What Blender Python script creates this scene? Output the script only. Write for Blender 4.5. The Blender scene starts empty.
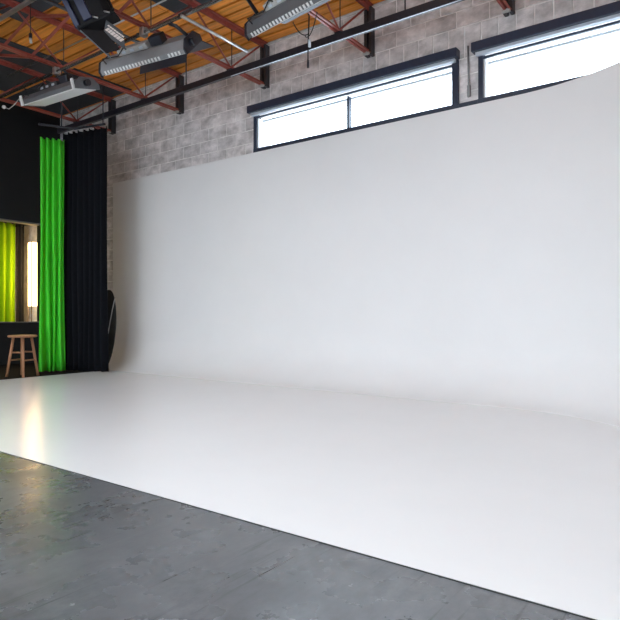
import bpy, bmesh, math, random
from mathutils import Vector, Matrix
random.seed(7)
S = bpy.context.scene
COL = S.collection

# ------------------------------------------------------------------ camera
CAM_H, FPX, HOR = 1.0, 580.0, 314.0
YAW = math.atan(423.0 / 580.0)
cam = bpy.data.cameras.new('camera')
cam.sensor_width = 36.0
cam.lens = 36.0 * FPX / 620.0
cam.shift_y = (HOR - 310.0) / 620.0
cam.clip_start = 0.02
cam.clip_end = 200
co = bpy.data.objects.new('camera', cam)
co.location = (0, 0, CAM_H)
co.rotation_euler = (math.pi / 2, 0, YAW)
COL.objects.link(co)
S.camera = co

# ------------------------------------------------------------------ view
S.view_settings.view_transform = 'Standard'
S.view_settings.look = 'None'
S.view_settings.gamma = 1
S.view_settings.use_curve_mapping = False
S.view_settings.exposure = 0.48

# ------------------------------------------------------------------ room sizes (metres)
YW = 6.80          # block wall face
YC = 6.72          # cyclorama face
XL = -11.5        # black left wall
XR = 4.2           # right wall
YR = -7.0          # rear wall
ZC = 5.14          # underside of roof deck
CYC_TOP = 3.49
Z_CHORD = 4.475

# ------------------------------------------------------------------ sky and daylight
w = bpy.data.worlds.new('overcast_sky')
S.world = w
w.use_nodes = True
bg = w.node_tree.nodes['Background']
bg.inputs[0].default_value = (0.80, 0.91, 1.0, 1)
bg.inputs[1].default_value = 5.5

def area(name, loc, rot, sx, sy, power, col):
    l = bpy.data.lights.new(name, 'AREA')
    l.shape = 'RECTANGLE'
    l.size, l.size_y, l.energy, l.color = sx, sy, power, col
    o = bpy.data.objects.new(name, l)
    o.location = loc
    o.rotation_euler = rot
    COL.objects.link(o)
    return o
# added daylight by open roll-up doors put into the unseen rear wall
ADDED_DOORS = [(-5.4, -1.6), (0.0, 3.8)]
DOOR_H = 3.2
for k, (a, b) in enumerate(ADDED_DOORS):
    area('daylight_door', ((a + b) / 2, YR + 0.02, DOOR_H / 2), (math.pi / 2, 0, math.pi),
         b - a, DOOR_H, (70, 130)[k], (1.0, 0.98, 0.96))
# added daylight from a side opening put into the black wall, behind the camera
SIDE_Y, SIDE_H = (-4.4, -2.2), 2.8
area('daylight_side', (XL + 0.02, sum(SIDE_Y) / 2, SIDE_H / 2), (math.pi / 2, 0, -math.pi / 2), SIDE_Y[1] - SIDE_Y[0], SIDE_H, 80, (1.0, 0.98, 0.96))
# added daylight through roof lights put in out of view
SKY = [(-8.6, -6.2), (-4.6, -2.2), (-0.6, 1.8)]
SKY_Y = (-2.6, 0.4)
for k, (a, b) in enumerate(SKY):
    area('daylight_roof', ((a + b) / 2, sum(SKY_Y) / 2, ZC + 0.19), (0, 0, 0), b - a, SKY_Y[1] - SKY_Y[0], (125, 100, 80)[k], (0.84, 0.925, 1.0))

# ------------------------------------------------------------------ pixel helpers
CA, SA = math.cos(YAW), math.sin(YAW)
def ray(px, py):
    t = (px - 310.0) / FPX
    return Vector((-SA + CA * t, CA + SA * t, (HOR - py) / FPX))
def onY(px, py, Y):
    d = ray(px, py); return Vector((0, 0, CAM_H)) + d * (Y / d.y)
def onZ(px, py, Z):
    d = ray(px, py); return Vector((0, 0, CAM_H)) + d * ((Z - CAM_H) / d.z)
def onX(px, py, X):
    d = ray(px, py); return Vector((0, 0, CAM_H)) + d * (X / d.x)
def at_depth(px, py, dep):
    return Vector((0, 0, CAM_H)) + ray(px, py) * dep

# ------------------------------------------------------------------ materials
MATS = {}
def mat(name, col, rough=0.6, metal=0.0, var=0.0, scale=8.0, bump=0.0, bscale=60.0,
        objvar=0.0, spec=0.5, emit=None, estr=0.0, stretch=(1, 1, 1), world=False):
    if name in MATS: return MATS[name]
    m = bpy.data.materials.new(name); m.use_nodes = True
    nt = m.node_tree; N = nt.nodes; L = nt.links
    b = N['Principled BSDF']
    b.inputs['Roughness'].default_value = rough
    b.inputs['Metallic'].default_value = metal
    b.inputs['Specular IOR Level'].default_value = spec
    tc = N.new('ShaderNodeTexCoord')
    mp = N.new('ShaderNodeMapping'); mp.inputs['Scale'].default_value = stretch
    if world:
        L.new(N.new('ShaderNodeNewGeometry').outputs['Position'], mp.inputs[0])
    else:
        L.new(tc.outputs['Object'], mp.inputs[0])
    n1 = N.new('ShaderNodeTexNoise'); n1.inputs['Scale'].default_value = scale
    n1.inputs['Detail'].default_value = 8; n1.inputs['Roughness'].default_value = 0.62
    L.new(mp.outputs[0], n1.inputs['Vector'])
    rp = N.new('ShaderNodeMapRange')
    rp.inputs['From Min'].default_value = 0.3; rp.inputs['From Max'].default_value = 0.7
    rp.inputs['To Min'].default_value = 1 - var; rp.inputs['To Max'].default_value = 1 + var
    L.new(n1.outputs[0], rp.inputs[0])
    src = rp.outputs[0]
    if objvar:
        oi = N.new('ShaderNodeObjectInfo')
        r2 = N.new('ShaderNodeMapRange')
        r2.inputs['To Min'].default_value = 1 - objvar; r2.inputs['To Max'].default_value = 1 + objvar
        L.new(oi.outputs['Random'], r2.inputs[0])
        mu = N.new('ShaderNodeMath'); mu.operation = 'MULTIPLY'
        L.new(src, mu.inputs[0]); L.new(r2.outputs[0], mu.inputs[1])
        src = mu.outputs[0]
    vm = N.new('ShaderNodeVectorMath'); vm.operation = 'SCALE'
    vm.inputs[0].default_value = col
    L.new(src, vm.inputs['Scale'])
    L.new(vm.outputs[0], b.inputs['Base Color'])
    if bump:
        n2 = N.new('ShaderNodeTexNoise'); n2.inputs['Scale'].default_value = bscale
        L.new(mp.outputs[0], n2.inputs['Vector'])
        bp = N.new('ShaderNodeBump'); bp.inputs['Strength'].default_value = bump
        bp.inputs['Distance'].default_value = 0.01
        L.new(n2.outputs[0], bp.inputs['Height']); L.new(bp.outputs[0], b.inputs['Normal'])
    if emit:
        b.inputs['Emission Color'].default_value = (*emit, 1)
        b.inputs['Emission Strength'].default_value = estr
    MATS[name] = m
    return m

M_CYC = mat('white_cyc_paint', (0.81, 0.81, 0.815), 0.6, var=0.015, scale=1.2)
def floor_gloss(m, z0, z1, r0, r1):
    # glossier floor coat below, flatter wall paint above
    N, L = m.node_tree.nodes, m.node_tree.links
    tc = N.new('ShaderNodeTexCoord'); sp_ = N.new('ShaderNodeSeparateXYZ'); mr = N.new('ShaderNodeMapRange')
    L.new(tc.outputs['Object'], sp_.inputs[0]); L.new(sp_.outputs['Z'], mr.inputs[0])
    for k_, v_ in (('From Min', z0), ('From Max', z1), ('To Min', r0), ('To Max', r1)): mr.inputs[k_].default_value = v_
    L.new(mr.outputs[0], N['Principled BSDF'].inputs['Roughness'])
floor_gloss(M_CYC, 0.0045, 0.012, 0.23, 0.6)
M_BLOCK = mat('concrete_block', (0.66, 0.635, 0.64), 0.9, var=0.42, scale=5, bump=0.5, bscale=50, objvar=0.10, stretch=(0.8, 1, 1.2), world=True)
M_MORTAR = mat('mortar', (0.86, 0.84, 0.83), 0.95, var=0.2, scale=9, bump=0.4, bscale=70)
M_WOOD = mat('orange_deck_board', (0.78, 0.285, 0.04), 0.5, var=0.3, scale=2.5, bump=0.1, objvar=0.28, stretch=(0.5, 8, 8), world=True)
M_DECKGAP = mat('dark_deck_gap', (0.05, 0.022, 0.01), 0.8, var=0.2)
M_RED = mat('red_oxide_steel', (0.33, 0.075, 0.055), 0.36, var=0.22, scale=12)
M_BRACK = mat('dark_bracket_steel', (0.035, 0.035, 0.042), 0.4, var=0.2)
M_BLACK = mat('black_steel', (0.018, 0.02, 0.03), 0.38, var=0.15)
M_PIPE = mat('dark_pipe_steel', (0.10, 0.10, 0.11), 0.28, metal=0.8, var=0.2)
M_CHROME = mat('galvanised_pipe', (0.55, 0.55, 0.55), 0.3, metal=0.9, var=0.12)
M_LAMPBLK = mat('matt_black_lamp_paint', (0.010, 0.010, 0.012), 0.7, var=0.2, spec=0.2)
M_NAVY = mat('navy_window_metal', (0.022, 0.032, 0.06), 0.38, var=0.1)
M_ALU = mat('pale_aluminium', (0.62, 0.68, 0.75), 0.35, metal=0.3, var=0.06)
M_WHITE = mat('white_enamel', (0.80, 0.80, 0.80), 0.4, var=0.03)
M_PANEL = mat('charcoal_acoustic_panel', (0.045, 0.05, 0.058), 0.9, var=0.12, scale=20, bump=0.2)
M_GREYF = mat('grey_lamp_housing', (0.26, 0.265, 0.275), 0.42, var=0.1, scale=5)
M_GREYF2 = mat('dark_grey_lamp_housing', (0.12, 0.125, 0.135), 0.4, var=0.1, scale=5)
M_PALEF = mat('pale_grey_box', (0.50, 0.50, 0.49), 0.45, var=0.1)
M_BLUE = mat('blue_lamp_paint', (0.006, 0.012, 0.055), 0.4, var=0.12)
M_DKGREY = mat('grey_lamp_leaf', (0.11, 0.14, 0.17), 0.5, var=0.08)
M_LWALL = mat('black_wall_paint', (0.004, 0.004, 0.005), 0.75, var=0.15, scale=3)
M_GREYWALL = mat('grey_wall_paint', (0.42, 0.42, 0.42), 0.85, var=0.05, scale=2)
M_BOOTH = mat('dark_booth_paint', (0.014, 0.015, 0.010), 0.8, var=0.2, scale=3)
M_SILL = mat('grey_sill', (0.14, 0.14, 0.13), 0.5, var=0.1)
M_BLKFLOOR = mat('black_floor_paint', (0.006, 0.006, 0.0055), 0.85, var=0.3, scale=4, spec=0.1)
M_CABLE = mat('black_cable', (0.012, 0.012, 0.012), 0.5)
M_STOOL = mat('pale_stool_wood', (0.36, 0.17, 0.085), 0.5, var=0.18, scale=6, stretch=(6, 6, 0.8))
M_GLOW = mat('warm_lamp_glow', (0.9, 0.85, 0.75), 0.6, emit=(1.0, 0.63, 0.27), estr=9.0)
M_BLKCLOTH = mat('black_drape', (0.008, 0.009, 0.012), 0.95, var=0.2, scale=30, spec=0.1)
M_REFL = mat('dark_reflector_cloth', (0.035, 0.036, 0.034), 0.7, var=0.3, scale=5)

def cloth(name, col, trans, tcol=None):
    m = bpy.data.materials.new(name); m.use_nodes = True
    nt = m.node_tree; N = nt.nodes; L = nt.links
    out = N['Material Output']; N.remove(N['Principled BSDF'])
    d = N.new('ShaderNodeBsdfDiffuse'); t = N.new('ShaderNodeBsdfTranslucent')
    mx = N.new('ShaderNodeMixShader'); mx.inputs[0].default_value = trans
    tc = N.new('ShaderNodeTexCoord'); n = N.new('ShaderNodeTexNoise'); n.inputs['Scale'].default_value = 40
    L.new(tc.outputs['Object'], n.inputs['Vector'])
    r = N.new('ShaderNodeMapRange'); r.inputs['To Min'].default_value = 0.9; r.inputs['To Max'].default_value = 1.1
    L.new(n.outputs[0], r.inputs[0])
    v = N.new('ShaderNodeVectorMath'); v.operation = 'SCALE'; v.inputs[0].default_value = col
    L.new(r.outputs[0], v.inputs['Scale'])
    L.new(v.outputs[0], d.inputs['Color'])
    if tcol: t.inputs['Color'].default_value = (*tcol, 1)
    else: L.new(v.outputs[0], t.inputs['Color'])
    L.new(d.outputs[0], mx.inputs[1]); L.new(t.outputs[0], mx.inputs[2])
    L.new(mx.outputs[0], out.inputs[0])
    return m
M_GREEN = cloth('chroma_green_cloth', (0.11, 0.86, 0.08), 0.35, (0.70, 0.95, 0.02))
M_GREEN_LIT = cloth('yellow_green_cloth', (0.36, 0.62, 0.012), 0.2)  # green cloth with the yellow of warm lamp light mixed into its colour

def glass():
    m = bpy.data.materials.new('window_glass'); m.use_nodes = True
    nt = m.node_tree; N = nt.nodes; L = nt.links
    out = N['Material Output']; N.remove(N['Principled BSDF'])
    t = N.new('ShaderNodeBsdfTransparent'); t.inputs[0].default_value = (0.96, 0.98, 1, 1)
    g = N.new('ShaderNodeBsdfGlossy'); g.inputs['Roughness'].default_value = 0.03
    mx = N.new('ShaderNodeMixShader'); mx.inputs[0].default_value = 0.05
    L.new(t.outputs[0], mx.inputs[1]); L.new(g.outputs[0], mx.inputs[2])
    L.new(mx.outputs[0], out.inputs[0])
    return m
M_GLASS = glass()

def concrete():
    m = bpy.data.materials.new('polished_concrete'); m.use_nodes = True
    nt = m.node_tree; N = nt.nodes; L = nt.links
    b = N['Principled BSDF']; b.inputs['Specular IOR Level'].default_value = 1.0
    tc = N.new('ShaderNodeTexCoord')
    def noise(scale, detail, rot=0.0, st=(1, 1, 1), rough=0.55):
        mp = N.new('ShaderNodeMapping'); mp.inputs['Rotation'].default_value = (0, 0, rot)
        mp.inputs['Scale'].default_value = st
        L.new(tc.outputs['Object'], mp.inputs[0])
        n = N.new('ShaderNodeTexNoise'); n.inputs['Scale'].default_value = scale
        n.inputs['Detail'].default_value = detail; n.inputs['Roughness'].default_value = rough
        L.new(mp.outputs[0], n.inputs['Vector'])
        return n.outputs[0]
    def ramp(src, stops):
        r = N.new('ShaderNodeValToRGB'); e = r.color_ramp.elements
        e[0].position, e[0].color = stops[0][0], (stops[0][1],) * 3 + (1,)
        e[1].position, e[1].color = stops[-1][0], (stops[-1][1],) * 3 + (1,)
        for p, c in stops[1:-1]:
            q = e.new(p); q.color = (c, c, c, 1)
        L.new(src, r.inputs[0]); return r.outputs[0]
    def mul(a, c):
        x = N.new('ShaderNodeMix'); x.data_type = 'RGBA'; x.blend_type = 'MULTIPLY'; x.inputs[0].default_value = 1
        L.new(a, x.inputs[6]); L.new(c, x.inputs[7]); return x.outputs[2]
    base = ramp(noise(1.3, 8), [(0.2, 0.08), (0.8, 0.17)])
    fine = ramp(noise(20, 8, 0.3, (1, 0.5, 1), 0.7), [(0.3, 0.72), (0.7, 1.25)])
    scr = ramp(noise(3.0, 5, 0.12, (9.0, 0.30, 1)), [(0.32, 0.45), (0.40, 1.0), (0.64, 1.0), (0.74, 1.5)])
    spots = ramp(noise(2.2, 12, 0.4, (1, 1.6, 1), 0.78), [(0.22, 0.72), (0.55, 1.0)])
    c = mul(mul(mul(base, fine), scr), spots)
    tint = N.new('ShaderNodeMix'); tint.data_type = 'RGBA'; tint.blend_type = 'MULTIPLY'; tint.inputs[0].default_value = 1
    tint.inputs[7].default_value = (0.94, 0.99, 1.07, 1)
    L.new(c, tint.inputs[6]); L.new(tint.outputs[2], b.inputs['Base Color'])
    rr = ramp(noise(4.0, 6), [(0.3, 0.20), (0.7, 0.36)])
    L.new(rr, b.inputs['Roughness'])
    bp = N.new('ShaderNodeBump'); bp.inputs['Strength'].default_value = 0.16; bp.inputs['Distance'].default_value = 0.01
    L.new(noise(2.2, 6), bp.inputs['Height']); L.new(bp.outputs[0], b.inputs['Normal'])
    return m
M_CONC = concrete()

# ------------------------------------------------------------------ mesh helpers
def box(bm, x0, x1, y0, y1, z0, z1, M=None):
    v = [bm.verts.new(((x0, x1)[i & 1], (y0, y1)[(i >> 1) & 1], (z0, z1)[i >> 2])) for i in range(8)]
    for f in ((0, 2, 3, 1), (4, 5, 7, 6), (0, 1, 5, 4), (2, 6, 7, 3), (0, 4, 6, 2), (1, 3, 7, 5)):
        bm.faces.new([v[i] for i in f])
    if M: bmesh.ops.transform(bm, matrix=M, verts=v)
    return v
def frame_of(d):
    d = d.normalized()
    up = Vector((0, 0, 1)) if abs(d.z) < 0.95 else Vector((0, 1, 0))
    s = d.cross(up).normalized()
    return s, s.cross(d).normalized()
def tube(bm, pts, r, n=8, r2=None):
    pts = [Vector(p) for p in pts]
    rings = []
    for i, p in enumerate(pts):
        d = (pts[min(i + 1, len(pts) - 1)] - pts[max(i - 1, 0)])
        s, u = frame_of(d)
        rr = r if r2 is None else r + (r2 - r) * i / (len(pts) - 1)
        rings.append([bm.verts.new(p + (s * math.cos(k * 2 * math.pi / n) + u * math.sin(k * 2 * math.pi / n)) * rr) for k in range(n)])
    for a, b in zip(rings, rings[1:]):
        for k in range(n):
            f = bm.faces.new((a[k], a[(k + 1) % n], b[(k + 1) % n], b[k])); f.smooth = n > 5
    bm.faces.new(rings[0][::-1]); bm.faces.new(rings[-1])
def bar(bm, a, b, wd, ht, up=Vector((0, 0, 1))):
    a, b = Vector(a), Vector(b)
    d = (b - a).normalized()
    s = d.cross(up).normalized(); u = s.cross(d)
    v = []
    for p in (a, b):
        for i, j in ((-1, -1), (1, -1), (1, 1), (-1, 1)):
            v.append(bm.verts.new(p + s * wd / 2 * i + u * ht / 2 * j))
    for f in ((3, 2, 1, 0), (4, 5, 6, 7), (0, 1, 5, 4), (1, 2, 6, 5), (2, 3, 7, 6), (3, 0, 4, 7)):
        bm.faces.new([v[i] for i in f])
def prism(bm, prof, axis_from, axis_to):
    """extrude a list of (y, z) along x"""
    a = [bm.verts.new((axis_from, y, z)) for y, z in prof]
    b = [bm.verts.new((axis_to, y, z)) for y, z in prof]
    n = len(prof)
    for i in range(n):
        bm.faces.new((a[i], a[(i + 1) % n], b[(i + 1) % n], b[i]))
    bm.faces.new(a[::-1]); bm.faces.new(b)
def lathe(bm, prof, n=24, M=None):
    rings = [[bm.verts.new((r * math.cos(k * 2 * math.pi / n), r * math.sin(k * 2 * math.pi / n), z)) for k in range(n)] for r, z in prof]
    for a, b in zip(rings, rings[1:]):
        for k in range(n):
            f = bm.faces.new((a[k], a[(k + 1) % n], b[(k + 1) % n], b[k])); f.smooth = True
    bm.faces.new(rings[0][::-1]); bm.faces.new(rings[-1])
    if M: bmesh.ops.transform(bm, matrix=M, verts=[v for r in rings for v in r])
def new(): return bmesh.new()
def obj(name, bm, m, parent=None, bevel=0.0):
    if bevel:
        bmesh.ops.bevel(bm, geom=bm.edges[:], offset=bevel, segments=1, affect='EDGES', clamp_overlap=True)
    bmesh.ops.recalc_face_normals(bm, faces=bm.faces[:])
    me = bpy.data.meshes.new(name); bm.to_mesh(me); bm.free()
    me.materials.append(m)
    o = bpy.data.objects.new(name, me); COL.objects.link(o)
    if parent: o.parent = parent
    return o
def inst(name, me, parent, loc, rot=(0, 0, 0)):
    o = bpy.data.objects.new(name, me); COL.objects.link(o); o.parent = parent
    o.location = loc; o.rotation_euler = rot
    return o
def empty(name, loc=(0, 0, 0), rot=(0, 0, 0)):
    o = bpy.data.objects.new(name, None); COL.objects.link(o)
    o.empty_display_size = 0.1
    o.location = loc; o.rotation_euler = rot
    return o
def tag(o, label, cat, group=None):
    o['label'] = label; o['category'] = cat
    if group: o['group'] = group
    return o
def struct(o, label=None):
    o['kind'] = 'structure'
    if label: o['label'] = label
    return o

# ================================================================== SETTING
# ---- floor
bm = new(); box(bm, XL - 2.9, XR, YR, YW + 0.3, -0.2, 0.0)
struct(obj('floor', bm, M_CONC), 'scuffed dark grey polished concrete floor')
bm = new(); box(bm, XL + 0.01, -8.95, -2.0, 6.75, 0.0, 0.008)
struct(obj('trim_1', bm, M_BLKFLOOR), 'black painted floor strip along the black wall')

# ---- cyclorama : wall, cove, curved corner and floor in one skin
XC0, RC, RV = -2.0, 2.2, 0.55
plan = []
n = 24
for i in range(n + 1): plan.append((Vector((-9.55 + (XC0 + 9.55) * i / n, YC, 0)), Vector((0, -1, 0))))
for i in range(1, 29):
    a = i / 28 * math.pi / 2
    plan.append((Vector((XC0 + RC * math.sin(a), YC - RC + RC * math.cos(a), 0)), Vector((-math.sin(a), -math.cos(a), 0))))
for i in range(1, 7): plan.append((Vector((XC0 + RC, YC - RC - 1.2 * i / 6, 0)), Vector((-1, 0, 0))))
FZ = 0.004
prof = [(0, CYC_TOP - (CYC_TOP - RV - FZ) * i / 8) for i in range(9)]
for i in range(1, 41):
    a = i / 40 * math.pi / 2
    prof.append((RV * (1 - math.cos(a)), FZ + RV * (1 - math.sin(a))))
bm = new()
grid = [[bm.verts.new((p.x + nn.x * d, p.y + nn.y * d, z)) for d, z in prof] for p, nn in plan]
for a, b in zip(grid, grid[1:]):
    for k in range(len(prof) - 1):
        f = bm.faces.new((a[k], a[k + 1], b[k + 1], b[k])); f.smooth = True
fl = [bm.verts.new(g[-1].co) for g in grid]
ex = [bm.verts.new(p) for p in ((1.4, 4.0, FZ), (1.4, 2.08, FZ), (-8.95, 2.08, FZ), (-8.95, 5.95, FZ), (-9.55, 5.95, FZ))]
bm.faces.new(fl + ex)
ex = [bm.verts.new(v.co) for v in ex]
lo = [bm.verts.new((v.co.x, v.co.y, 0.0)) for v in ex]
for i in range(len(ex) - 1): bm.faces.new((ex[i], ex[i + 1], lo[i + 1], lo[i]))
T = 0.07
back_t = [bm.verts.new((p.x - nn.x * T, p.y - nn.y * T, CYC_TOP)) for p, nn in plan]
back_b = [bm.verts.new((p.x - nn.x * T, p.y - nn.y * T, 0.0)) for p, nn in plan]
top2 = [bm.verts.new(g[0].co) for g in grid]
for i in range(len(plan) - 1):
    bm.faces.new((top2[i], top2[i + 1], back_t[i + 1], back_t[i]))
    bm.faces.new((back_t[i], back_t[i + 1], back_b[i + 1], back_b[i]))
for g, bt, bb in ((grid[0], back_t[0], back_b[0]), (grid[-1], back_t[-1], back_b[-1])):
    dup = [bm.verts.new(v.co) for v in g]
    bm.faces.new(dup + [bb, bt])
me = bpy.data.meshes.new('wall_cyclorama'); bm.normal_update(); bm.to_mesh(me); bm.free()
me.materials.append(M_CYC)
o = bpy.data.objects.new('wall_cyclorama', me); COL.objects.link(o)
struct(o, 'white cyclorama wall curving down into a white floor')

bm = new(); box(bm, -8.95, 1.4, 2.073, 2.0795, 0.0, 0.003)
struct(obj('trim_3', bm, M_CABLE), 'thin dark seam along the front edge of the white floor')

# ---- windows: sizes on the back wall
W1 = (-6.02, -2.71); W2 = (-2.45, 0.86)
WZ0, WZ1 = 3.50, 4.14
# ---- back wall of concrete block, mortar bed with the blocks as parts
wb = empty('wall_back'); struct(wb, 'grey concrete block wall above the white cyclorama')
bm = new()
ym0, ym1 = YW + 0.008, YW + 0.30
box(bm, XL - 2.9, XR, ym0, ym1, 0, WZ0); box(bm, XL - 2.9, XR, ym0, ym1, WZ1, ZC + 0.2)
box(bm, XL - 2.9, W1[0], ym0, ym1, WZ0, WZ1); box(bm, W1[1], W2[0], ym0, ym1, WZ0, WZ1); box(bm, W2[1], XR, ym0, ym1, WZ0, WZ1)
obj('mortar_bed', bm, M_MORTAR, wb)
BL, BH, J = 0.41, 0.205, 0.017
ZL = 4.498
bcache = {}
def block(x0, x1, z0, z1):
    if x1 - x0 < 0.03 or z1 - z0 < 0.02: return
    k = (round(x1 - x0, 3), round(z1 - z0, 3))
    if k not in bcache:
        hx, hz = k[0] / 2 - J / 2, k[1] / 2 - J / 2
        b_ = new(); v = box(b_, -hx, hx, 0.0, 0.06, -hz, hz)
        bmesh.ops.bevel(b_, geom=[e for e in b_.edges if all(q.co.y < 0.01 for q in e.verts)], offset=0.004, segments=1, affect='EDGES')
        bmesh.ops.recalc_face_normals(b_, faces=b_.faces[:])
        m_ = bpy.data.meshes.new('block'); b_.to_mesh(m_); b_.free(); m_.materials.append(M_BLOCK)
        bcache[k] = m_
    o = inst('block', bcache[k], wb, ((x0 + x1) / 2, YW - 0.002 + random.uniform(-0.002, 0.002), (z0 + z1) / 2))
def course(xa, xb, z0, z1, off, step=BL):
    x = xa - off
    while x < xb - 0.01:
        block(max(x, xa), min(x + step, xb), z0, z1); x += step
for r in range(0, 4):      # above the lintel
    z0 = ZL + r * BH; z1 = min(z0 + BH, ZC)
    course(XL, 0.95, z0, z1, ((XL - W1[0]) % BL + (BL / 2 if r % 2 else 0)) % BL)
course(W1[0] - 0.10, 0.95, ZL - 0.39, ZL, 0.0, BL / 2)        # upright lintel blocks over the windows
for r in range(1, 7):      # left of the windows
    z1 = ZL - (r - 1) * BH
    xe = W1[0] - 0.10 if r <= 2 else W1[0]
    course(XL, xe, z1 - BH, z1, ((XL - W1[0]) % BL + (BL / 2 if r % 2 else 0)) % BL)
for r in range(3, 6):      # pier between the windows
    z1 = ZL - (r - 1) * BH + 0.02
    block(W1[1] + 0.004, W2[0] - 0.004, z1 - BH, z1)
for r in range(7, 22):     # strip seen between the drapes and the cyclorama
    z1 = ZL - (r - 1) * BH
    course(-10.3, -9.3, z1 - BH, z1, (BL / 2 if r % 2 else 0))

# ---- windows
def window(name, x0, x1, label, mull):
    e = empty(name, ((x0 + x1) / 2, YW, WZ0)); struct(e, label)
    def part(nm, m, boxes, bev=0.0):
        b_ = new()
        for (a, b, c, d, f, g) in boxes:
            box(b_, a - (x0 + x1) / 2, b - (x0 + x1) / 2, c - YW, d - YW, f - WZ0, g - WZ0)
        return obj(nm, b_, m, e, bev)
    part('roller_blind_box', M_NAVY, [(x0 - 0.06, x1 + 0.02, YW - 0.13, YW - 0.004, 4.105, 4.215)], 0.006)
    part('blind_rail', M_ALU, [(x0 - 0.02, x1 - 0.02, YW - 0.085, YW - 0.03, 4.068, 4.103)])
    part('head_frame', M_NAVY, [(x0 + 0.0, x1, YW - 0.02, YW + 0.012, 4.035, 4.062)])
    part('jamb', M_NAVY, [(x0 - 0.005, x0 + 0.05, YW - 0.03, YW + 0.09, WZ0 + 0.066, 4.10)])
    part('jamb', M_NAVY, [(x1 - 0.075, x1 + 0.005, YW - 0.03, YW + 0.09, WZ0 + 0.066, 4.10)])
    part('sill', M_NAVY, [(x0 - 0.01, x1 + 0.01, YW - 0.03, YW + 0.09, WZ0 - 0.03, WZ0 + 0.065)])
    part('reveal', M_WHITE, [(x0 + 0.051, x0 + 0.075, YW + 0.0, YW + 0.29, WZ0 + 0.066, 4.034)])
    part('reveal', M_WHITE, [(x0 + 0.076, x1 - 0.08, YW + 0.1, YW + 0.29, 4.0, 4.034)])
    for mx in mull:
        part('mullion', M_NAVY, [(mx - 0.016, mx + 0.016, YW + 0.03, YW + 0.10, WZ0 + 0.066, 4.034)])
    xs = [x0 + 0.05] + mull + [x1 - 0.075]
    for a, b in zip(xs, xs[1:]):
        part('pane', M_GLASS, [(a + 0.016, b - 0.016, YW + 0.06, YW + 0.066, WZ0 + 0.066, 4.033)])
    return e
window('window_1', W1[0], W1[1], 'wide clerestory window with one mullion under a navy blind box', [-4.33])
window('window_2', W2[0], W2[1], 'wide clerestory window partly hidden by the rising cyclorama corner', [-0.62])
# sill rail bridging the pier
bm = new(); box(bm, W1[1] + 0.012, W2[0] - 0.012, YW - 0.03, YW - 0.006, WZ0 - 0.03, WZ0 + 0.06)
struct(obj('trim_2', bm, M_NAVY), 'navy rail joining the two windows at sill height')

# ---- left wall (black) with the opening of the dressing booth
OY0, OY1, OZ0, OZ1 = 3.2, 6.37, 0.825, 2.855
wl = empty('wall_left'); struct(wl, 'black painted side wall with a long opening')
bm = new()
x0, x1 = XL - 0.14, XL
box(bm, x0, x1, YR, SIDE_Y[0], 0, ZC + 0.1); box(bm, x0, x1, SIDE_Y[0], SIDE_Y[1], SIDE_H, ZC + 0.1); box(bm, x0, x1, SIDE_Y[1], OY0, 0, ZC + 0.1); box(bm, x0, x1, OY1, YW, 0, ZC + 0.1)  # includes the gap added for side daylight, out of view
box(bm, x0, x1, OY0, OY1, 0, OZ0); box(bm, x0, x1, OY0, OY1, OZ1, ZC + 0.1)
obj('wall_panel', bm, M_LWALL, wl)
bm = new(); box(bm, XL - 0.16, XL + 0.03, OY0, OY1, OZ0, OZ0 + 0.022); obj('opening_sill', bm, M_SILL, wl)
bm = new(); box(bm, XL - 0.16, XL + 0.012, OY0, OY1, OZ1 - 0.03, OZ1); obj('opening_head', bm, M_SILL, wl)
# booth behind the opening
bm = new()
box(bm, XL - 2.9, XL - 2.8, 1.8, YW, 0, 3.0)
box(bm, XL - 2.8, XL - 0.14, 1.7, 1.8, 0, 3.0)
box(bm, XL - 2.9, XL - 0.14, 1.7, YW, 3.0, 3.1)
struct(obj('wall_booth', bm, M_BOOTH), 'dark walls of the dressing booth behind the opening')

# ---- right and rear walls (behind the camera), roll-up door openings added for daylight
bm = new(); box(bm, XR, XR + 0.2, YR, YW + 0.3, 0, ZC + 0.1)
struct(obj('wall_right', bm, M_GREYWALL))
bm = new()
xs = [XL - 0.14] + [v for d in ADDED_DOORS for v in d] + [XR + 0.2]
for i in range(0, len(xs), 2): box(bm, xs[i], xs[i + 1], YR - 0.2, YR, 0, DOOR_H)
box(bm, xs[0], xs[-1], YR - 0.2, YR, DOOR_H, ZC + 0.1)
struct(obj('wall_rear', bm, M_GREYWALL))
for k, (a, b) in enumerate(ADDED_DOORS):
    d = empty('door_%d' % (k + 1), ((a + b) / 2, YR, 0)); struct(d, 'open roll-up door')
    h = (b - a) / 2
    bm = new(); tube(bm, [(-h, 0.18, DOOR_H + 0.22), (h, 0.18, DOOR_H + 0.22)], 0.16, 16); obj('rolled_curtain', bm, M_ALU, d)
    for s in (-1, 1):
        bm = new(); box(bm, s * (h + 0.03) - 0.03, s * (h + 0.03) + 0.03, 0.0, 0.06, 0, DOOR_H); obj('door_track', bm, M_BRACK, d)

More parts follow.
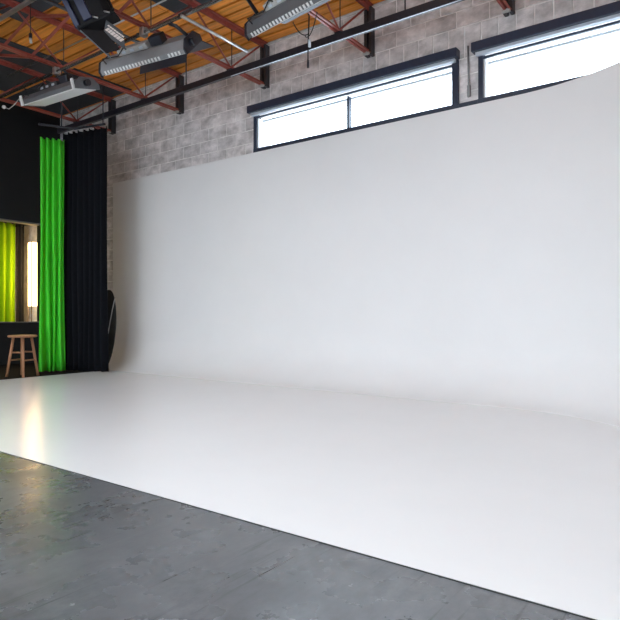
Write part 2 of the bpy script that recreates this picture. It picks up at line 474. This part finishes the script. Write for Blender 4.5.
# ---- ceiling: deck of long boards running along the block wall
ce = empty('ceiling'); struct(ce, 'roof deck of orange brown timber boards')
bm = new()
ca = (XL - 0.14, XR + 0.2)
box(bm, *ca, SKY_Y[1], YW + 0.3, ZC + 0.03, ZC + 0.2); box(bm, *ca, YR - 0.2, SKY_Y[0], ZC + 0.03, ZC + 0.2)
xs = [ca[0]] + [v for d in SKY for v in d] + [ca[1]]
for i in range(0, len(xs), 2): box(bm, xs[i], xs[i + 1], *SKY_Y, ZC + 0.03, ZC + 0.2)
obj('deck_back', bm, M_DECKGAP, ce)
for a, b in SKY:  # frames of the added roof lights, out of view
    bm = new()
    for q in ((a, b, SKY_Y[0], SKY_Y[0] + 0.04), (a, b, SKY_Y[1] - 0.04, SKY_Y[1]), (a, a + 0.04, SKY_Y[0] + 0.041, SKY_Y[1] - 0.041), (b - 0.04, b, SKY_Y[0] + 0.041, SKY_Y[1] - 0.041)):
        box(bm, *q, ZC - 0.03, ZC + 0.25)
    obj('roof_light_frame', bm, M_WHITE, ce)
PW = 0.19
lens = [4.76, 4.76, 4.76]
BDL = (XR - XL) / 3
b_ = new(); box(b_, 0, BDL - 0.012, 0, PW - 0.034, 0, 0.03)
bmesh.ops.recalc_face_normals(b_, faces=b_.faces[:])
pm = bpy.data.meshes.new('deck_board'); b_.to_mesh(pm); b_.free(); pm.materials.append(M_WOOD)
y = YW - PW; row = 0
while y > YR:
    for k in range(3):
        if y + PW > SKY_Y[0] and y < SKY_Y[1] + 0.02: continue
        inst('deck_board', pm, ce, (XL + 0.004 + k * BDL, y, ZC + random.uniform(0, 0.004)))
    y -= PW; row += 1

# ================================================================== ROOF STEEL
TX = [-9.61, -7.69, -5.77, -3.93, -2.08, -0.2, 1.7]
TLAB = ['red open web roof truss ending over the black drapes',
        'red open web roof truss crossing the pipe above the white bottomed bank light',
        'red open web roof truss crossing the pipe above the slotted bank light',
        'red open web roof truss ending over the window with one mullion',
        'red open web roof truss ending over the pier between the windows',
        'red open web roof truss ending over the partly hidden window',
        'red open web roof truss beyond the window wall end']
ZT = ZC - 0.02
YE = YR
for X, lab in zip(TX, TLAB):
    t = tag(empty('roof_truss', (X, YW, Z_CHORD)), lab, 'truss', 'roof trusses')
    def L(p): return (0, p[0] - YW, p[1] - Z_CHORD)
    bm = new()
    for s in (-1, 1):
        box(bm, s * 0.035 - 0.028, s * 0.035 + 0.028, YE - YW, -0.06, ZT - 0.008 - Z_CHORD, ZT - Z_CHORD)
        box(bm, s * 0.012 - 0.004, s * 0.012 + 0.004, YE - YW, -0.06, ZT - 0.065 - Z_CHORD, ZT - 0.008 - Z_CHORD)
    obj('top_chord', bm, M_RED, t)
    bm = new()
    for s in (-1, 1):
        box(bm, s * 0.026 - 0.014, s * 0.026 + 0.014, YE - YW, -0.10, 0, 0.006)
        box(bm, s * 0.012 - 0.003, s * 0.012 + 0.003, YE - YW, -0.10, 0.006, 0.045)
    obj('bottom_chord', bm, M_RED, t)
    yb, k = 6.0, 0
    nodes = []
    while yb > 1.0:
        yt_far = YW - 0.12 if k == 0 else yb + 0.71
        for yt in (yt_far, yb - 0.71):
            bm = new(); tube(bm, [L((yb, Z_CHORD + 0.03)), L((yt, ZT - 0.03))], 0.014, 6); obj('web_bar', bm, M_RED, t)
        bm = new(); tube(bm, [L((yb + 0.02, Z_CHORD + 0.03)), L((yb + 0.02, ZT - 0.03))], 0.007, 6); obj('web_rod', bm, M_BRACK, t)
        yb -= 1.42; k += 1
    # wall bracket: two dark upright channels
    for dx, wd in ((-0.040, 0.044), (0.030, 0.040)):
        bm = new(); box(bm, dx - wd / 2, dx + wd / 2, -0.10, -0.006, -0.02, ZC - 0.05 - Z_CHORD)
        obj('wall_bracket', bm, M_BRACK, t)
    bm = new(); box(bm, -0.06, 0.03, -0.14, -0.09, -0.02, 0.012); obj('seat_plate', bm, M_PALEF, t)
# cross bridging between neighbouring trusses
YB = 4.17
BAYS = ['above the white ball string', 'behind the blue lamp', 'above the slotted light', 'over the window with one mullion', 'over the pier between the windows']
for i in range(len(TX) - 2):
    a, b = TX[i], TX[i + 1]
    for dy, za, zb, rise in ((-0.03, Z_CHORD + 0.03, ZT - 0.05, 'rising from the black wall side'), (0.03, ZT - 0.05, Z_CHORD + 0.03, 'rising towards the black wall')):
        bm = new(); bar(bm, (a, YB + dy, za), (b, YB + dy, zb), 0.008, 0.045)
        bar(bm, (a, YB + dy - 0.018, za - 0.02), (b, YB + dy - 0.018, zb - 0.02), 0.04, 0.006)
        tag(obj('bridging_bar', bm, M_RED), 'red bridging bar %s, %s' % (BAYS[i], rise), 'brace', 'diagonal bridging bars')

# long black track under the bottom chords
YTK, ZTK = 6.0, Z_CHORD - 0.055
t = tag(empty('curtain_track', (-4, YTK, ZTK)), 'long black track hung under the trusses along the block wall', 'track')
bm = new(); box(bm, -6.2, 6.0, -0.03, 0.03, -0.045, 0.045); obj('track_rail', bm, M_BLACK, t, 0.004)
bm = new(); box(bm, -1.75, 6.0, -0.022, -0.012, -0.052, -0.0455); obj('track_lip', bm, M_ALU, t)  # pale strip painted where the lower edge of the track catches light
for X in (-6.7, -3.03, 0.6):
    bm = new(); tube(bm, [(X + 4, 0, 0.046), (X + 4, 0, ZC - ZTK)], 0.01, 6); obj('hanger_rod', bm, M_BRACK, t)
for X in TX[0:6]:
    bm = new(); box(bm, X + 4 - 0.05, X + 4 + 0.05, -0.04, 0.04, 0.0455, 0.0545); obj('hanger_clip', bm, M_BLACK, t)

# ================================================================== ceiling panels
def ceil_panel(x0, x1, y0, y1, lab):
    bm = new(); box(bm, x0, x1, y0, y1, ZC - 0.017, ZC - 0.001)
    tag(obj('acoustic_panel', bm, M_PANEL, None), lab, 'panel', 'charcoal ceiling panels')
ceil_panel(-8.12, -5.85, 3.0, 4.25, 'charcoal acoustic panel on the deck behind the blue lamp')
ceil_panel(-6.18, -3.98, 4.30, 5.42, 'charcoal acoustic panel on the deck above the slotted bank lights')
ceil_panel(-10.9, -8.85, 3.3, 5.45, 'charcoal acoustic panel on the deck beside the black wall')

ceil_panel(-11.4, -8.95, 5.55, 6.70, 'charcoal acoustic panel on the deck in the corner above the drapes')  # dark sheet standing in for shade on the boards in this corner

# ================================================================== pipe grid
def pipe(a, b, r, m, lab, clamps=()):
    a, b = Vector(a), Vector(b)
    e = tag(empty('grid_pipe', a), lab, 'pipe', 'lighting grid pipes')
    bm = new(); tube(bm, [(0, 0, 0), b - a], r, 12); obj('pipe_tube', bm, m, e)
    for c in clamps:
        c = Vector(c) - a
        bm = new()
        box(bm, c.x - 0.035, c.x + 0.035, c.y - 0.045, c.y + 0.045, c.z - 0.045, c.z + 0.06)
        box(bm, c.x - 0.06, c.x + 0.06, c.y - 0.02, c.y + 0.02, c.z + 0.03, c.z + 0.055)
        o = obj('beam_clamp', bm, M_CHROME, e, 0.008)
        bm = new(); tube(bm, [(c.x + 0.03, c.y, c.z - 0.02), (c.x + 0.13, c.y - 0.02, c.z - 0.03)], 0.012, 8); obj('bolt', bm, M_CHROME, o)
        bm = new(); tube(bm, [(c.x - 0.09, c.y - 0.03, c.z + 0.0), (c.x - 0.03, c.y, c.z + 0.0)], 0.014, 8); obj('bolt', bm, M_BLACK, o)
    return e
YP, ZP = 4.49, 4.405
pipe((-10.0, YP, ZP), (3.8, YP, ZP), 0.024, mat('worn_steel_pipe', (0.30, 0.30, 0.30), 0.25, metal=0.85, var=0.3, scale=3), 'dark steel pipe carrying the bank lights, clamped under the trusses', [(x, YP, ZP) for x in TX[1:5]])
pipe((-10.0, 3.3, ZP), (3.8, 3.3, ZP), 0.026, M_CHROME, 'bright pipe carrying the blue lamp', [(x, 3.3, ZP) for x in TX[1:5]])
pipe((-5.02, 4.42, ZP - 0.046), (-5.02, 5.52, ZP - 0.046), 0.019, M_CHROME, 'short bright pipe slung across under the long pipe, ending near the wall')
pipe((-6.12, 3.2, ZP + 0.056), (-6.12, 5.2, ZP + 0.056), 0.022, M_PIPE, 'dark pipe lying across on top of the long pipe')
pipe((-10.0, 4.95, ZC - 0.085), (-5.9, 4.95, ZC - 0.085), 0.011, M_CHROME, 'thin pale conduit run below the deck boards')

# ================================================================== LAMPS
def bank_light(loc, rz, rx, Lg, lab, slots, skirt, hm):
    """local x = length, -z = light side"""
    e = tag(empty('bank_light', loc), lab, 'studio light', 'bank lights on the grid')
    e.rotation_euler = (Matrix.Rotation(rz, 3, 'Z') @ Matrix.Rotation(rx, 3, 'X')).to_euler()
    h = Lg / 2
    bm = new(); prism(bm, [(-0.19, 0), (0.19, 0), (0.19, 0.05), (0.10, 0.13), (-0.10, 0.13), (-0.19, 0.05)], -h, h)
    hs = obj('housing', bm, hm, e, 0.004)
    bm = new(); box(bm, -h + 0.03, h - 0.03, -0.17, 0.17, -0.012, 0.001); obj('diffuser', bm, M_WHITE, e)
    if slots:
        n_ = int(Lg / 0.055)
        bm = new(); box(bm, -0.013, 0.013, -0.194, -0.1895, 0.004, 0.046); first = obj('vent_slot', bm, M_WHITE, hs)
        for i in range(n_):
            if i in (n_ - 5, n_ - 6): continue
            x = -h + 0.08 + i * (Lg - 0.16) / (n_ - 1)
            if i == 0: first.location = (x, 0, 0)
            else: inst('vent_slot', first.data, hs, (x, 0, 0))
    # ballast box with end clips
    bm = new(); box(bm, -h * 0.55, h * 0.15, -0.07, 0.05, 0.131, 0.20); bb = obj('ballast_box', bm, M_PALEF if slots else M_BRACK, e, 0.006)
    for q in (-0.4, -0.2, 0.02):
        bm = new(); box(bm, h * q - 0.03, h * q + 0.03, -0.075, -0.0705, 0.15, 0.18); obj('socket_plate', bm, M_ALU, bb)
    bm = new(); box(bm, h * 0.22, h * 0.5, -0.06, 0.06, 0.131, 0.24); obj('clamp_block', bm, M_BLACK, e, 0.01)
    # end caps and knobs
    for s in (-1, 1):
        bm = new(); prism(bm, [(-0.20, -0.014), (0.20, -0.014), (0.20, 0.055), (0.105, 0.138), (-0.105, 0.138), (-0.20, 0.055)], s * (h + 0.001), s * (h + 0.02))
        c_ = obj('end_cap', bm, M_BLACK if slots else hm, e)
        bm = new(); tube(bm, [(s * (h + 0.02), -0.02, 0.06), (s * (h + 0.075), -0.02, 0.06)], 0.045, 10); obj('knob', bm, M_BLACK, c_)
        if not slots:
            bm = new(); box(bm, s * (h - 0.03) - 0.02, s * (h - 0.03) + 0.02, -0.212, -0.191, -0.02, 0.12); obj('end_bracket', bm, M_WHITE, e)
    # skirts / barn doors on the light side
    for s, mm, q, xa, xb in skirt:
        bm = new()
        prism(bm, [(s * 0.19, -0.012), (s * 0.19, -0.002), (s * (0.19 + 0.21 * q), -0.002 - 0.17 * q), (s * (0.185 + 0.21 * q), -0.008 - 0.17 * q)], xa * h, xb * h)
        obj('barn_door', bm, mm, e)
    # wiring draped over the back
    bm = new()
    pts = [(-h + 0.1, -0.12, 0.10), (-h + 0.16, -0.20, 0.19), (-h + 0.32, -0.10, 0.15), (-h + 0.45, -0.08, 0.22), (-h * 0.3, -0.08, 0.19)]
    tube(bm, pts, 0.008, 6); obj('cable', bm, M_CABLE, e)
    return e
def fix_to(o, e):
    o.parent = e; o.matrix_parent_inverse = e.matrix_basis.inverted()
def arm(pts, e, r=0.018):
    bm = new(); tube(bm, pts, r, 8)
    fix_to(obj('hanger_arm', bm, M_BLACK), e)

bl1 = bank_light((-7.80, 4.60, 4.11), math.radians(4), math.radians(15), 1.24,
           'grey bank light with white underside beside the black wall', False, (), M_GREYF2)
bl2 = bank_light((-5.84, 4.64, 4.17), math.radians(8), math.radians(46), 1.36,
           'grey bank light with pale vent slots and black flap, beside the blue lamp', True, ((-1, M_BLACK, 0.38, -0.05, 1.02), (1, M_BLACK, 1.0, 0.2, 1.0)), M_GREYF)
bl3 = bank_light((-3.68, 4.87, 4.235), math.radians(-9), math.radians(50), 1.40,
           'dark grey bank light with vent slots hung over the window', True, ((1, M_BLACK, 1.0, -0.95, 0.95),), M_GREYF2)
arm([(-7.50, YP, ZP - 0.026), (-7.50, 4.55, 4.345)], bl1)
arm([(-5.3, YP, ZP - 0.026), (-5.22, 4.52, 4.34), (-5.17, 4.66, 4.26)], bl2, 0.022)
arm([(-4.32, YP, ZP - 0.026), (-4.30, 4.72, 4.46), (-4.27, 4.86, 4.34)], bl3, 0.022)

# ---- blue spot lamp with barn doors
def spot_lamp():
    dep = 6.4
    c = at_depth(90, 4, dep)
    R = Vector((CA, SA, 0)); U = Vector((0, 0, 1)); Fw = Vector((-SA, CA, 0))
    ax = (R * 0.40 - U * 0.88 + Fw * 0.25).normalized()          # beam direction
    dv = (-Fw - ax * (-Fw).dot(ax)).normalized()                 # side turned to the camera
    wv = dv.cross(ax).normalized()
    sx = 1 if wv.dot(R) > 0 else -1
    M = Matrix((wv, dv, ax)).transposed()
    e = tag(empty('spot_lamp', c), 'blue studio spot lamp with open black barn doors hung from the grid', 'studio light')
    e.rotation_euler = M.to_euler()
    Mi = M.inverted()
    def loc(px, py, d): return Mi @ (at_depth(px, py, d) - c)
    bm = new()
    prof_ = [(-0.17, -0.14), (0.17, -0.14), (0.19, -0.08), (0.19, 0.10), (0.12, 0.15), (-0.12, 0.15), (-0.19, 0.10), (-0.19, -0.08)]
    a = [bm.verts.new((x, y, -0.34)) for x, y in prof_]; b = [bm.verts.new((x, y, 0.19)) for x, y in prof_]
    for i in range(8): bm.faces.new((a[i], a[(i + 1) % 8], b[(i + 1) % 8], b[i]))
    bm.faces.new(a[::-1]); bm.faces.new(b)
    obj('lamp_body', bm, M_LAMPBLK, e, 0.006)
    bm = new(); box(bm, -sx * 0.215 - 0.03, -sx * 0.215 + 0.03, -0.10, 0.13, -0.36, 0.20); obj('side_panel', bm, M_BLUE, e, 0.008)
    bm = new(); box(bm, -sx * 0.075 - 0.05, -sx * 0.075 + 0.05, 0.12, 0.165, -0.36, 0.18); obj('side_panel', bm, M_BLUE, e, 0.008)
    bm = new(); box(bm, sx * 0.20 - 0.012, sx * 0.20 + 0.012, -0.06, 0.06, -0.30, 0.14); obj('yoke_plate', bm, M_LAMPBLK, e)
    for q in (-0.02, 0.12):
        bm = new(); tube(bm, [(sx * q, 0.155, 0.17), (sx * (q + 0.05), 0.185, 0.21)], 0.008, 8); obj('latch', bm, M_CHROME, e)
    bm = new(); box(bm, -0.215, 0.215, -0.17, 0.17, 0.191, 0.23); obj('front_collar', bm, M_LAMPBLK, e, 0.006)
    def leaf(pts, m, th=0.008):
        b_ = new(); p = [loc(*q) for q in pts]
        nn = (p[1] - p[0]).cross(p[2] - p[0]).normalized() * th
        v0 = [b_.verts.new(q) for q in p]; v1 = [b_.verts.new(q + nn) for q in p]
        b_.faces.new(v0); b_.faces.new(v1[::-1])
        for i in range(len(p)): b_.faces.new((v0[i], v1[i], v1[(i + 1) % len(p)], v0[(i + 1) % len(p)]))
        return obj('barn_door', b_, m, e)
    leaf([(80, 29, 6.22), (104, 31, 6.20), (120, 49, 6.12), (106, 53, 6.12)], M_LAMPBLK)     # camera side
    leaf([(86, 24, 6.58), (108, 20, 6.56), (125, 38, 6.66), (108, 46, 6.66)], M_LAMPBLK)     # far side
    leaf([(80, 30, 6.22), (85, 27, 6.58), (108, 50, 6.62), (111, 58, 6.14)], M_DKGREY)     # lower left
    q = [(106, 20.5, 6.32), (103.4, 33.5, 6.20), (125.5, 50, 6.14), (122.5, 32, 6.36)]
    p3 = [at_depth(*z_) for z_ in (q[0], q[1], q[3])]; pn = (p3[1] - p3[0]).cross(p3[2] - p3[0]); o_ = Vector((0, 0, CAM_H))
    q[2] = (q[2][0], q[2][1], (p3[0] - o_).dot(pn) / ray(q[2][0], q[2][1]).dot(pn))
    lf = leaf(q, M_DKGREY); lf['label'] = 'grey barn door leaf with white printed lettering'
    q = [loc(*p) for p in q]
    nn = (q[1] - q[0]).cross(q[3] - q[0]).normalized()
    camdir = Mi @ (Vector((0, 0, CAM_H)) - c)
    if nn.dot(camdir) < 0: nn = -nn
    uu = (q[2] - q[1]).normalized(); vv = nn.cross(uu).normalized()
    if (M @ vv).z < 0: vv = -vv
    cc = sum(q, Vector()) / 4 + nn * 0.012
    random.seed(3)
    bm = new()
    def dash(u0, u1, v0, v1):
        p = [cc + uu * a_ + vv * b__ for a_, b__ in ((u0, v0), (u1, v0), (u1, v1), (u0, v1))]
        t0 = [bm.verts.new(x) for x in p]; t1 = [bm.verts.new(x + nn * 0.002) for x in p]
        bm.faces.new(t0); bm.faces.new(t1)
        for i in range(4): bm.faces.new((t0[i], t0[(i + 1) % 4], t1[(i + 1) % 4], t1[i]))
    u_ = -0.11
    while u_ < 0.07:
        d_ = random.uniform(0.016, 0.03); dash(u_, u_ + d_, 0.026, 0.050); u_ += d_ + 0.004
    u_ = -0.085
    while u_ < 0.09:
        d_ = random.uniform(0.024, 0.034); dash(u_, u_ + d_, -0.058, 0.008); u_ += d_ + 0.005
    lt = obj('printed_lettering', bm, mat('white_print', (0.95, 0.95, 0.95), 0.6), lf); lt['kind'] = 'stuff'
    return e, c
sp, spc = spot_lamp()
bm = new(); tube(bm, [(spc.x, 3.3, ZP + 0.03), (spc.x, 3.3, ZP + 0.09)], 0.04, 10)
tube(bm, [(spc.x - 0.02, 3.33, ZP - 0.02), (spc.x - 0.05, (3.3 + spc.y) / 2, (ZP + spc.z) / 2 + 0.1), (spc.x - 0.05, spc.y - 0.12, spc.z + 0.14)], 0.016, 8)
fix_to(obj('yoke', bm, M_LAMPBLK), sp)

# ---- hanging cords
c0 = at_depth(307, 17, 6.5)
bm = new()
tube(bm, [c0 + Vector((0.02, 0, 0.03)), c0 + Vector((0.03, 0, 0)), at_depth(308, 48, 6.5), at_depth(308, 68, 6.5)], 0.009, 6)
lc = obj('hanging_cable', bm, M_CABLE); tag(lc, 'black cord with a pale plug hanging in front of the black track', 'cable')
bm = new(); p = at_depth(309.5, 47, 6.49); tube(bm, [p, p + Vector((0, 0, 0.08))], 0.016, 8); obj('plug', bm, M_ALU, lc)
bm = new(); p = at_depth(308, 66, 6.5); tube(bm, [p + Vector((0, 0, 0.07)), p - Vector((0, 0, 0.02))], 0.013, 8); obj('cord_weight', bm, M_BLACK, lc)
def loop(px0, py0, px1, py1, sag, dep, lab, r=0.006):
    a, b = at_depth(px0, py0, dep), at_depth(px1, py1, dep)
    pts = []
    for i in range(15):
        f = i / 14
        pts.append(a.lerp(b, f) + Vector((0, 0, -sag * math.sin(f * math.pi) ** 0.8)))
    bm = new(); tube(bm, pts, r, 6)
    return tag(obj('cable_loop', bm, M_CABLE), lab, 'cable')
loop(293, 22, 308, 34, 0.06, 6.5, 'thin black cable bow left of the hanging cord')
loop(305, 36, 317, 12, 0.10, 6.46, 'thin black cable bow right of the hanging cord')
# small cord with a pale plug by the black wall side
p0, p1, p2 = at_depth(30.5, 2, 7.6), at_depth(30.5, 36, 7.6), at_depth(31, 43, 7.6)
bm = new(); tube(bm, [p0 + Vector((0, 0, 0.12)), p1], 0.006, 6); hc = obj('plug_cord', bm, M_CABLE)
tag(hc, 'thin cord with a small pale plug hanging under the deck panel', 'cord')
bm = new(); tube(bm, [p1 + Vector((0, 0, 0.03)), p1 - Vector((0, 0, 0.03))], 0.022, 8); obj('plug_neck', bm, M_BLACK, hc)
bm = new(); tube(bm, [p1 - Vector((0, 0, 0.03)), p2], 0.018, 8); obj('plug', bm, M_PALEF, hc)
# cord with a white ball below the bank light
pa = [at_depth(4, 107, 8.75), at_depth(9, 109, 8.75), at_depth(14, 105, 8.7), at_depth(19, 99, 8.65), Vector((-8.44, 4.38, 4.08))]
bm = new(); tube(bm, pa, 0.006, 6); bc = tag(obj('pull_string', bm, M_PALEF), 'slack pale string with a white ball at its end', 'string')
bm = new(); bmesh.ops.create_icosphere(bm, subdivisions=2, radius=0.028, matrix=Matrix.Translation(pa[0])); obj('ball', bm, M_WHITE, bc)
# conduit on the pier between the windows
a = onY(468, 46, YW - 0.02); b = onY(469, 97, YW - 0.02)
bm = new(); tube(bm, [a, b], 0.012, 8); cd = tag(obj('wall_conduit', bm, M_GREYF), 'thin grey conduit on the pier between the windows', 'conduit')
bm = new(); box(bm, b.x - 0.02, b.x + 0.02, YW - 0.04, YW - 0.006, b.z, b.z + 0.14); obj('junction_box', bm, M_GREYF, cd, 0.004)

# ================================================================== DRAPES
def drape(name, path, z0, z1, amp, folds, m, lab, cat, group=None, hem=0.0, flare=0.3, seed=1, wob=0.02, om=0.0):
    rnd = random.Random(seed)
    path = [Vector((*p, 0)) for p in path]
    seg = [(path[i + 1] - path[i]).length for i in range(len(path) - 1)]; tot = sum(seg)
    def at(f):
        d = f * tot
        for i, s in enumerate(seg):
            if d <= s or i == len(seg) - 1:
                q = path[i].lerp(path[i + 1], d / s); t_ = (path[i + 1] - path[i]).normalized(); return q, Vector((t_.y, -t_.x, 0))
            d -= s
    nu, nv = folds * 20, 26
    ph = [rnd.uniform(-0.5, 0.5) for _ in range(folds + 2)]
    am = [rnd.uniform(0.6, 1.25) for _ in range(folds + 2)]
    bm = new(); g = []
    for i in range(nu + 1):
        f = i / nu; k = f * folds; ki = int(k); fr = k - ki
        a0 = am[ki] * (1 - fr) + am[ki + 1] * fr; p0 = ph[ki] * (1 - fr) + ph[ki + 1] * fr
        q, nr = at(f)
        tang = Vector((-nr.y, nr.x, 0))
        col = []
        for j in range(nv + 1):
            h = j / nv                      # 0 top, 1 bottom
            s = math.sin(2 * math.pi * k + p0 + 0.6 * h * math.sin(3 * h + 2 * f))
            s2 = math.sin(4 * math.pi * k + p0 + 2 * h) * 0.12
            sc = amp * a0 * (0.75 + flare * h)
            ht = z1 - (0.035 * abs(math.sin(math.pi * k)) if j == 0 else 0)
            z = ht + (z0 + hem * math.sin(7 * f) - ht) * h
            v = q + nr * (s + s2) * sc + tang * (wob * math.sin(5 * h + 9 * f) * h + om * tot / folds * math.sin(4 * math.pi * k + 2 * p0))
            col.append(bm.verts.new((v.x, v.y, z)))
        g.append(col)
    for a, b in zip(g, g[1:]):
        for j in range(nv):
            fc = bm.faces.new((a[j], a[j + 1], b[j + 1], b[j])); fc.smooth = True
    o = obj(name, bm, m)
    md = o.modifiers.new('thickness', 'SOLIDIFY'); md.thickness = 0.004
    return tag(o, lab, cat, group)

gA, gB, gC = (-9.40, 5.20), (-9.21, 5.52), (-8.50, 5.85)
drape('green_drape', [gA, gB], 0.035, 3.98, 0.075, 4, M_GREEN, 'bright green chroma key drape beside the black drape', 'curtain', seed=4)
drape('black_drape', [(-9.44, 5.64), (-8.85, 5.76), gC], 0.03, 4.16, 0.06, 8, M_BLKCLOTH, 'tall black drape at the left end of the cyclorama', 'curtain', seed=9)
# rail of the drapes with drop rods to the truss
rail = tag(empty('drape_rail', (-9.0, 5.6, 4.19)), 'black rail carrying the green and black drapes', 'rail')
bm = new(); tube(bm, [(x + 9.0, y_ - 5.6, 0.0) for x, y_ in ((-9.42, 5.18), (-9.26, 5.50), (-9.15, 5.68), (-8.85, 5.76), (-8.52, 5.84))], 0.02, 8); obj('rail_tube', bm, M_BLACK, rail)
for x, y_ in ((-9.26, 5.50), (-8.56, 5.83)):
    bm = new(); tube(bm, [(x + 9.0, y_ - 5.6, 0.0), (x + 9.0, y_ - 5.6, ZC - 4.19)], 0.01, 6); obj('drop_rod', bm, M_BLACK, rail)
# collapsible reflector leaning behind the black drape
e = tag(empty('collapsible_reflector', (-8.6, 6.05, 0.012)), 'dark oval reflector leaning beside the black drape', 'reflector')
cx = onY(106, 331, 6.08)
Rm = Matrix.Translation((cx.x + 8.6, cx.y - 6.05, 0.72)) @ Matrix.Rotation(math.radians(18), 4, 'Z') @ Matrix.Rotation(math.radians(-7), 4, 'X')
bm = new()
ring = [(0.20 * math.cos(k * math.pi / 20), 0.70 * math.sin(k * math.pi / 20)) for k in range(40)]
a = [bm.verts.new((x, -0.008, z)) for x, z in ring]; b = [bm.verts.new((x, 0.008, z)) for x, z in ring]
bm.faces.new(a); bm.faces.new(b[::-1])
for k in range(40): bm.faces.new((a[k], b[k], b[(k + 1) % 40], a[(k + 1) % 40]))
bmesh.ops.transform(bm, matrix=Rm, verts=bm.verts[:]); obj('reflector_cloth', bm, M_REFL, e)
bm = new(); tube(bm, [(0.15 - 0.09 * (i / 8) ** 0.8, -0.016, 0.56 - 0.64 * i / 8) for i in range(9)], 0.009, 6)
bmesh.ops.transform(bm, matrix=Rm, verts=bm.verts[:]); obj('pale_binding', bm, M_PALEF, e)

# ================================================================== BOOTH CONTENTS
gi0, gi1 = onX(-30, 300, -12.5), onX(15.5, 300, -12.5)
drape('green_drape', [(gi0.x, gi0.y), (gi1.x, gi1.y)], 0.05, 2.96, 0.06, 6, M_GREEN_LIT, 'glowing yellow green drape inside the wall opening', 'curtain', seed=12)
bi0, bi1 = onX(16, 300, -12.6), onX(24, 300, -12.6)
drape('black_drape', [(bi0.x, bi0.y), (bi1.x, bi1.y)], 0.05, 2.96, 0.03, 2, mat('charcoal_drape', (0.014, 0.014, 0.016), 0.95, var=0.2, scale=20), 'narrow dark drape inside the wall opening beside the column lamp', 'curtain', seed=5)
# tall warm column lamps, the second added out of view to light the drapes
M_LF = mat('lamp_frame_wood', (0.30, 0.20, 0.11), 0.6, var=0.15)
def column_lamp(x, y, z0, z1, lab, m):
    e = tag(empty('column_lamp', (x, y, 0.0), (0, 0, math.radians(-10))), lab, 'lamp', 'column lamps in the booth')
    hw = 0.105
    bm = new(); box(bm, -hw, hw, -hw, hw, z0, z1); obj('lamp_shade', bm, m, e)
    for sx in (-1, 1):
        for sy in (-1, 1):
            bm = new(); box(bm, sx * hw - 0.008, sx * hw + 0.008, sy * hw - 0.008, sy * hw + 0.008, 0.0, z1 + 0.01); obj('corner_post', bm, M_LF, e)
    bm = new(); box(bm, -hw - 0.01, hw + 0.01, -hw - 0.01, hw + 0.01, 0.0, 0.03); obj('lamp_base', bm, M_LF, e)
lp = onX(35, 307, -11.9)
column_lamp(lp.x, lp.y, lp.z + 0.02, 2.50, 'tall glowing warm white column lamp inside the opening, beside the dark drape', M_GLOW)
column_lamp(-11.85, 3.75, lp.z + 0.02, 2.50, 'tall glowing warm white column lamp inside the opening, in front of the glowing green drape', mat('dim_warm_lamp_glow', (0.9, 0.85, 0.75), 0.6, emit=(1.0, 0.63, 0.27), estr=6.0))

# ================================================================== STOOL
sc = onZ(22.5, 376.2, 0.008)
st = tag(empty('wooden_stool', (sc.x, sc.y, 0.008), (0, 0, math.radians(20))), 'round wooden stool in front of the black wall', 'stool')
SH = 0.655
bm = new(); lathe(bm, [(0.195, SH - 0.035), (0.212, SH - 0.028), (0.215, SH - 0.010), (0.205, SH)], 28); obj('seat', bm, M_STOOL, st)
def leg_at(ang, f):
    r = 0.130 + (0.225 - 0.130) * (1 - f)
    return Vector((r * math.cos(ang), r * math.sin(ang), f * (SH - 0.035)))
for k in range(4):
    a_ = math.pi / 4 + k * math.pi / 2
    bm = new(); tube(bm, [leg_at(a_, 0), leg_at(a_, 0.5), leg_at(a_, 1.0)], 0.021, 10); obj('leg', bm, M_STOOL, st)
for k in range(4):
    a_, b_ang = math.pi / 4 + k * math.pi / 2, math.pi / 4 + (k + 1) * math.pi / 2
    f = 0.42 if k % 2 else 0.62
    bm = new(); tube(bm, [leg_at(a_, f), leg_at(b_ang, f)], 0.013, 8); obj('rung', bm, M_STOOL, st)
